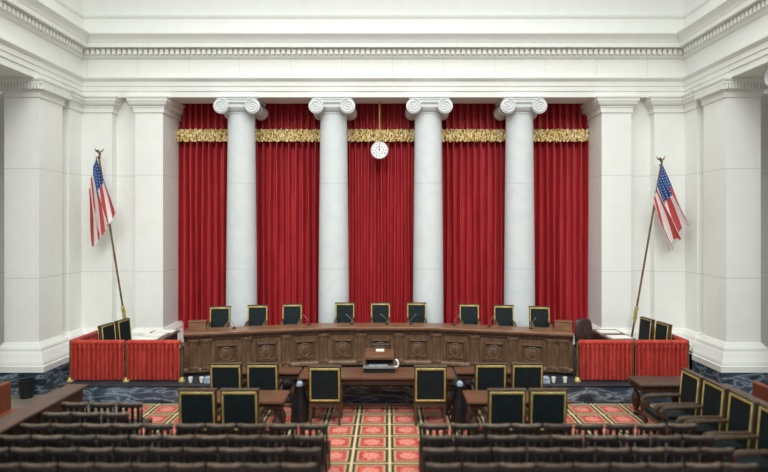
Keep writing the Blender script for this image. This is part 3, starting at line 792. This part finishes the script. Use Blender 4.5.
for x, y, rz, lab in ((-5.46, 13.92, 2, 'nearest on the desk in the left enclosure'), (-5.47, 14.38, -2, 'in the middle of the desk in the left enclosure'), (-5.40, 14.83, 1, 'farthest on the desk in the left enclosure'),
                      (5.75, 14.1, 4, 'nearest on the desk in the right enclosure'), (5.74, 14.8, -2, 'farther on the desk in the right enclosure')):
    lab = 'spread of white papers ' + lab
    if ps is None:
        mb = MB(); mb.box(-0.25, 0.25, -0.16, 0.16, 0, 0.02); mb.box(-0.23, 0.2, -0.14, 0.15, 0.0201, 0.028)
        ps = o = tag(mb.build('paper_stack', M['paper']), lab, 'papers', 'papers on the enclosure desks')
    else: o = dup(ps, lab)
    o.location = (x, y, 1.29); o.rotation_euler = (0, 0, R(rz))
# brown leather chair in the right enclosure
t = thing('leather_swivel_chair', 'dark brown leather swivel chair behind the right red curtain', 'chair', (5.03, 14.15, DZ), R(20))
mb = MB(); mb.rings([[(w_ * math.cos(a * math.pi / 10) * (1.0), y0 + 0.075 * math.sin(a * math.pi / 10), z) for a in range(20)] for w_, y0, z in
                     ((0.20, 0.14, 0.46), (0.25, 0.15, 0.6), (0.265, 0.17, 0.85), (0.255, 0.19, 1.08), (0.235, 0.20, 1.2), (0.19, 0.205, 1.26), (0.1, 0.205, 1.28))]); mb.build('backrest', M['brownleather'], t)
mb = MB(); mb.box(-0.27, 0.27, -0.32, 0.2, 0.40, 0.52); mb.build('seat', M['brownleather'], t, bevel=0.04, seg=2)
for sx in (-1, 1):
    mb = MB(); mb.tube([(sx * 0.27, 0.16, 0.66), (sx * 0.30, -0.1, 0.68), (sx * 0.29, -0.24, 0.64), (sx * 0.27, -0.25, 0.45)], [0.03, 0.04, 0.035, 0.025], 8); mb.build('arm', M['brownleather'], t)
mb = MB(); mb.lathe([(0.04, 0.08), (0.035, 0.40)], n=10); mb.build('post', M['black'], t)
for k in range(5):
    a = k * 2 * math.pi / 5; mb = MB(); mb.tube([(0, 0, 0.09), (0.28 * math.cos(a), 0.28 * math.sin(a), 0.035)], [0.03, 0.035], 8); mb.build('foot', M['black'], t)

# ------------------------------------------------------------------ lectern on the middle desk
t = thing('lectern', 'small wooden lectern with lamp and paper tray on the middle desk', 'lectern', (0.035, 12.80, 0.82))
mb = MB(); mb.box(-0.33, 0.33, -0.20, 0.22, 0, 0.095); mb.build('base', M['black'], t, bevel=0.01)
mb = MB(); mb.box(-0.35, 0.35, -0.24, 0.22, 0.096, 0.15); mb.build('tray', M['steel'], t, bevel=0.012, seg=2)
mb = MB(); mb.box(-0.22, 0.18, -0.20, 0.0, 0.151, 0.16); mb.build('tray_papers', M['bluepaper'], t)
mb = MB()
for sx in (-1, 1): mb.box(sx * 0.29 - 0.02, sx * 0.29 + 0.02, -0.10, 0.22, 0.151, 0.285)
mb.box(-0.27, 0.27, 0.18, 0.22, 0.151, 0.285); mb.build('side_panels', M['darkwood'], t)
SL = 0.22
mb = MB(); mb.box(-0.31, 0.31, -0.22, 0.24, 0.0, 0.04); mb.box(-0.31, 0.31, -0.23, -0.20, 0.0, 0.07)
mb.map(lambda c: Vector((c.x, c.y, c.z + 0.29 + (c.y + 0.22) * SL))); mb.build('sloping_top', M['table'], t, bevel=0.008)
mb = MB(); mb.tube([(0.22, 0.2, 0.42), (0.22, 0.18, 0.52), (0.1, 0.10, 0.545)], 0.010, 6); mb.build('lamp_arm', M['black'], t)
mb = MB(); mb.tube([(-0.16, 0.10, 0.545), (0.20, 0.10, 0.545)], 0.026, 8); mb.build('lamp_shade', M['black'], t)
mb = MB(); mb.box(-0.08, 0.10, 0.08, 0.20, 0.041, 0.049); mb.map(lambda c: Vector((c.x, c.y, c.z + 0.29 + (c.y + 0.22) * SL))); mb.build('notes', M['paper'], t)
mb = MB(); mb.tube([(0.34, -0.21, 0.13), (0.395, -0.23, 0.15), (0.405, -0.24, 0.21), (0.385, -0.23, 0.27), (0.345, -0.22, 0.29)], 0.02, 8); mb.build('cable_loop', M['paper'], t)

# waste bins with crumpled paper by the ends of the middle desk
b0 = None
for x, y, lab, nm in ((-1.57, 11.97, 'black bin with crumpled paper at the left end of the middle desk', 0), (1.68, 11.97, 'black waste bin holding crumpled pale paper at the right end of the middle desk', 0)):
    if b0 is None:
        b0 = o = thing('waste_bin', lab, 'bin', group='black bins by the middle desk')
        mb = MB(); mb.lathe([(0.185, 0), (0.19, 0.02), (0.15, 0.4), (0.105, 0.71), (0.115, 0.73), (0.095, 0.73), (0.09, 0.6)], n=20); mb.build('bin_body', M['black'], o)
        mb = MB(); rr = random.Random(3)
        bmesh.ops.create_icosphere(mb.bm, subdivisions=3, radius=0.07)
        mb.map(lambda c: Vector((c.x * rr.uniform(0.85, 1.1), c.y * rr.uniform(0.85, 1.1), 0.745 + c.z * rr.uniform(0.9, 1.2)))); mb.build('crumpled_paper', M['bluepaper'], o, angle=20)
    else: o = dup(b0, lab)
    o.location = (x, y, 0)
# small paper stacks and cups along the dais edge
k0 = None
for px, lab in ((283, 'just left of the middle desk'), (293.5, 'close against the left end of the middle desk'), (245, 'between the two chairs of the back left desk'), (209, 'left of the back left chairs'),
                (463, 'close against the right end of the middle desk'), (471, 'just right of the middle desk'), (508.5, 'between the two chairs of the back right desk'), (545, 'right of the back right chairs')):
    x = wx(px, 13.36); lab = 'pale paper stack on the dais ' + lab
    if k0 is None:
        mb = MB(); mb.box(-0.085, 0.085, -0.11, 0.11, 0, 0.05); mb.box(-0.08, 0.09, -0.10, 0.115, 0.0501, 0.09); mb.box(-0.088, 0.08, -0.11, 0.10, 0.0901, 0.115)
        k0 = o = tag(mb.build('paper_pile', M['bluepaper']), lab, 'papers', 'paper piles on the dais edge')
    else: o = dup(k0, lab)
    o.location = (x, 13.36, DZ)
g0 = None
for px, lab in ((190.5, 'at the left end of the dais edge, the left one of two'), (201.5, 'at the left end of the dais edge, the right one of two'), (553.5, 'at the right end of the dais edge, the left one of two'), (565, 'at the right end of the dais edge, the right one of two')):
    lab = 'small white cup ' + lab
    if g0 is None:
        mb = MB(); mb.lathe([(0.035, 0), (0.05, 0.12), (0.045, 0.12), (0.032, 0.01)], n=14)
        g0 = o = tag(mb.build('cup', M['paper']), lab, 'cup', 'white cups on the dais edge')
    else: o = dup(g0, lab)
    o.location = (wx(px, 13.34), 13.34, DZ)

# ------------------------------------------------------------------ railings of the well, pews, bin
for lab, x0, x1, y1 in (('low wooden railing with a broad flat top along the left side', -5.98, -5.58, 11.43), ('low wooden railing behind the four armchairs on the right side', 6.44, 6.82, 11.45)):
    t = thing('wooden_railing', lab, 'railing', ((x0 + x1) / 2, 7.2, -0.012), 0, 'side railings')
    h = (x1 - x0) / 2; L = y1 - 7.2
    mb = MB(); mb.box(-h, h, -2.6, L, 0.865, 0.912); mb.build('rail_cap', M['railwood'], t, bevel=0.01)
    mb = MB(); mb.box(-h + 0.08, h - 0.08, -2.6, L - 0.05, 0.0, 0.864)
    for sx in (-1, 1):
        k = -2.5
        while k < L - 0.8:
            x_ = sx * (h - 0.08); mb.box(min(x_, x_ + sx * 0.02), max(x_, x_ + sx * 0.02), k, k + 0.08, 0.0, 0.864); k += 0.75
    mb.build('rail_panelling', M['darkwood'], t)
for s, lab in ((-1, 'orange-brown leather pew at the left edge beyond the railing'), (1, 'orange-brown leather pew at the right edge beyond the railing')):
    t = thing('pew', lab, 'pew', (s * 7.15 + 0.1, 10.1, -0.012), 0, 'pews beyond the railings')
    q = lambda a, b: sorted((s * a, s * b))
    mb = MB(); a = q(0.0, 0.12); mb.box(a[0], a[1], -1.5, 1.3, 0.40, 0.98); mb.build('backrest', M['pew'], t, bevel=0.02)
    mb = MB(); a = q(-0.4, 0.0); mb.box(a[0], a[1], -1.5, 1.3, 0.36, 0.46); mb.build('seat', M['pew'], t, bevel=0.02)
    for yy in (-1.5, 1.22):
        mb = MB(); a = q(-0.4, 0.12); mb.box(a[0], a[1], yy, yy + 0.08, 0.0, 0.359); mb.build('leg', M['darkwood'], t)
t = thing('waste_basket', 'dark basket on the floor against the left marble pier base', 'bin', (wx(26, 13.6), 13.62, -0.012))
mb = MB(); mb.lathe([(0.13, 0), (0.17, 0.40), (0.18, 0.42), (0.155, 0.42), (0.12, 0.03)], n=18); mb.build('basket_body', M['black'], t)

# ------------------------------------------------------------------ spectator chairs
def make_spectator(label, group):
    """back at y=0, faces +Y"""
    t = thing('spectator_chair', label, 'chair', group=group)
    h = 0.229
    def crest(zlo, zhi, th, bow, dip):
        mb = MB(); rings = []
        for i in range(9):
            k = -1 + i / 4; x = k * h; y = -bow * (1 - k * k); top = zhi - dip * (1 - k * k) ; th2 = th / 2
            e = 0.012 if abs(k) == 1 else 0
            rings.append([(x, y - th2, zlo + e), (x, y + th2, zlo + e), (x, y + th2, top - 0.02 - e), (x, y + th2 - 0.012, top - e), (x, y - th2 + 0.012, top - 0.002 - e), (x, y - th2, top - 0.024 - e)])
        mb.rings(rings); return mb
    crest(0.845, 0.888, 0.05, 0.03, 0.012).build('crest_rail', M['crestwood'], t)
    crest(0.785, 0.846, 0.03, 0.03, 0.0).build('back_panel', M['seatwood'], t)
    for k in (-0.62, -0.21, 0.21, 0.62):
        mb = MB(); w_ = 0.026
        mb.box(k * h * 1.1 - w_, k * h * 1.1 + w_, -0.03, -0.008, 0.46, 0.784); mb.build('splat', M['seatwood'], t)
    mb = MB(); mb.box(-h, h, -0.02, 0.42, 0.42, 0.459); mb.build('seat', M['seatwood'], t, bevel=0.012)
    for sx in (-1, 1):
        mb = MB(); x = sx * (h - 0.022)
        mb.tube([(x, 0.005, 0.78), (x, 0.0, 0.46), (x, 0.0, 0.42), (x, -0.02, 0.004)], [0.017, 0.019, 0.019, 0.015], 8); mb.build('leg', M['seatwood'], t)
        mb = MB(); mb.tube([(x, 0.39, 0.42), (x, 0.395, 0.004)], [0.02, 0.014], 8); mb.build('leg', M['seatwood'], t)
    return t
rows = [(9.23, 'front full row'), (8.72, 'second full row'), (8.23, 'third full row'), (7.70, 'nearest row')]
sp0 = None
PITCH = 0.484
rj = random.Random(11)
def seat(x, y, lab, grp):
    global sp0
    if sp0 is None: sp0 = o = make_spectator(lab, grp)
    else: o = dup(sp0, lab); o['group'] = grp
    o.location = (x, y, 0); o.rotation_euler = (0, 0, rj.uniform(-0.02, 0.02))
for y, rn in rows:
    for k in range(10):
        seat(-0.70 - PITCH * (k + 0.5) + rj.uniform(-0.006, 0.006), y, 'dark wooden chair, %s left of the aisle in the %s' % (ORD[k], rn), 'wooden chairs left of the aisle')
    for k in range(9):
        seat(0.70 + PITCH * (k + 0.5) + rj.uniform(-0.006, 0.006), y, 'dark wooden chair, %s right of the aisle in the %s' % (ORD[k], rn), 'wooden chairs right of the aisle')
for y, rn in ((10.34, 'farther short row'), (9.79, 'nearer short row')):
    for k in range(3):
        seat(-5.27 + PITCH * k, y, 'dark wooden chair, %s from the railing in the %s by the left railing' % (ORD[k], rn), 'wooden chairs by the left railing')
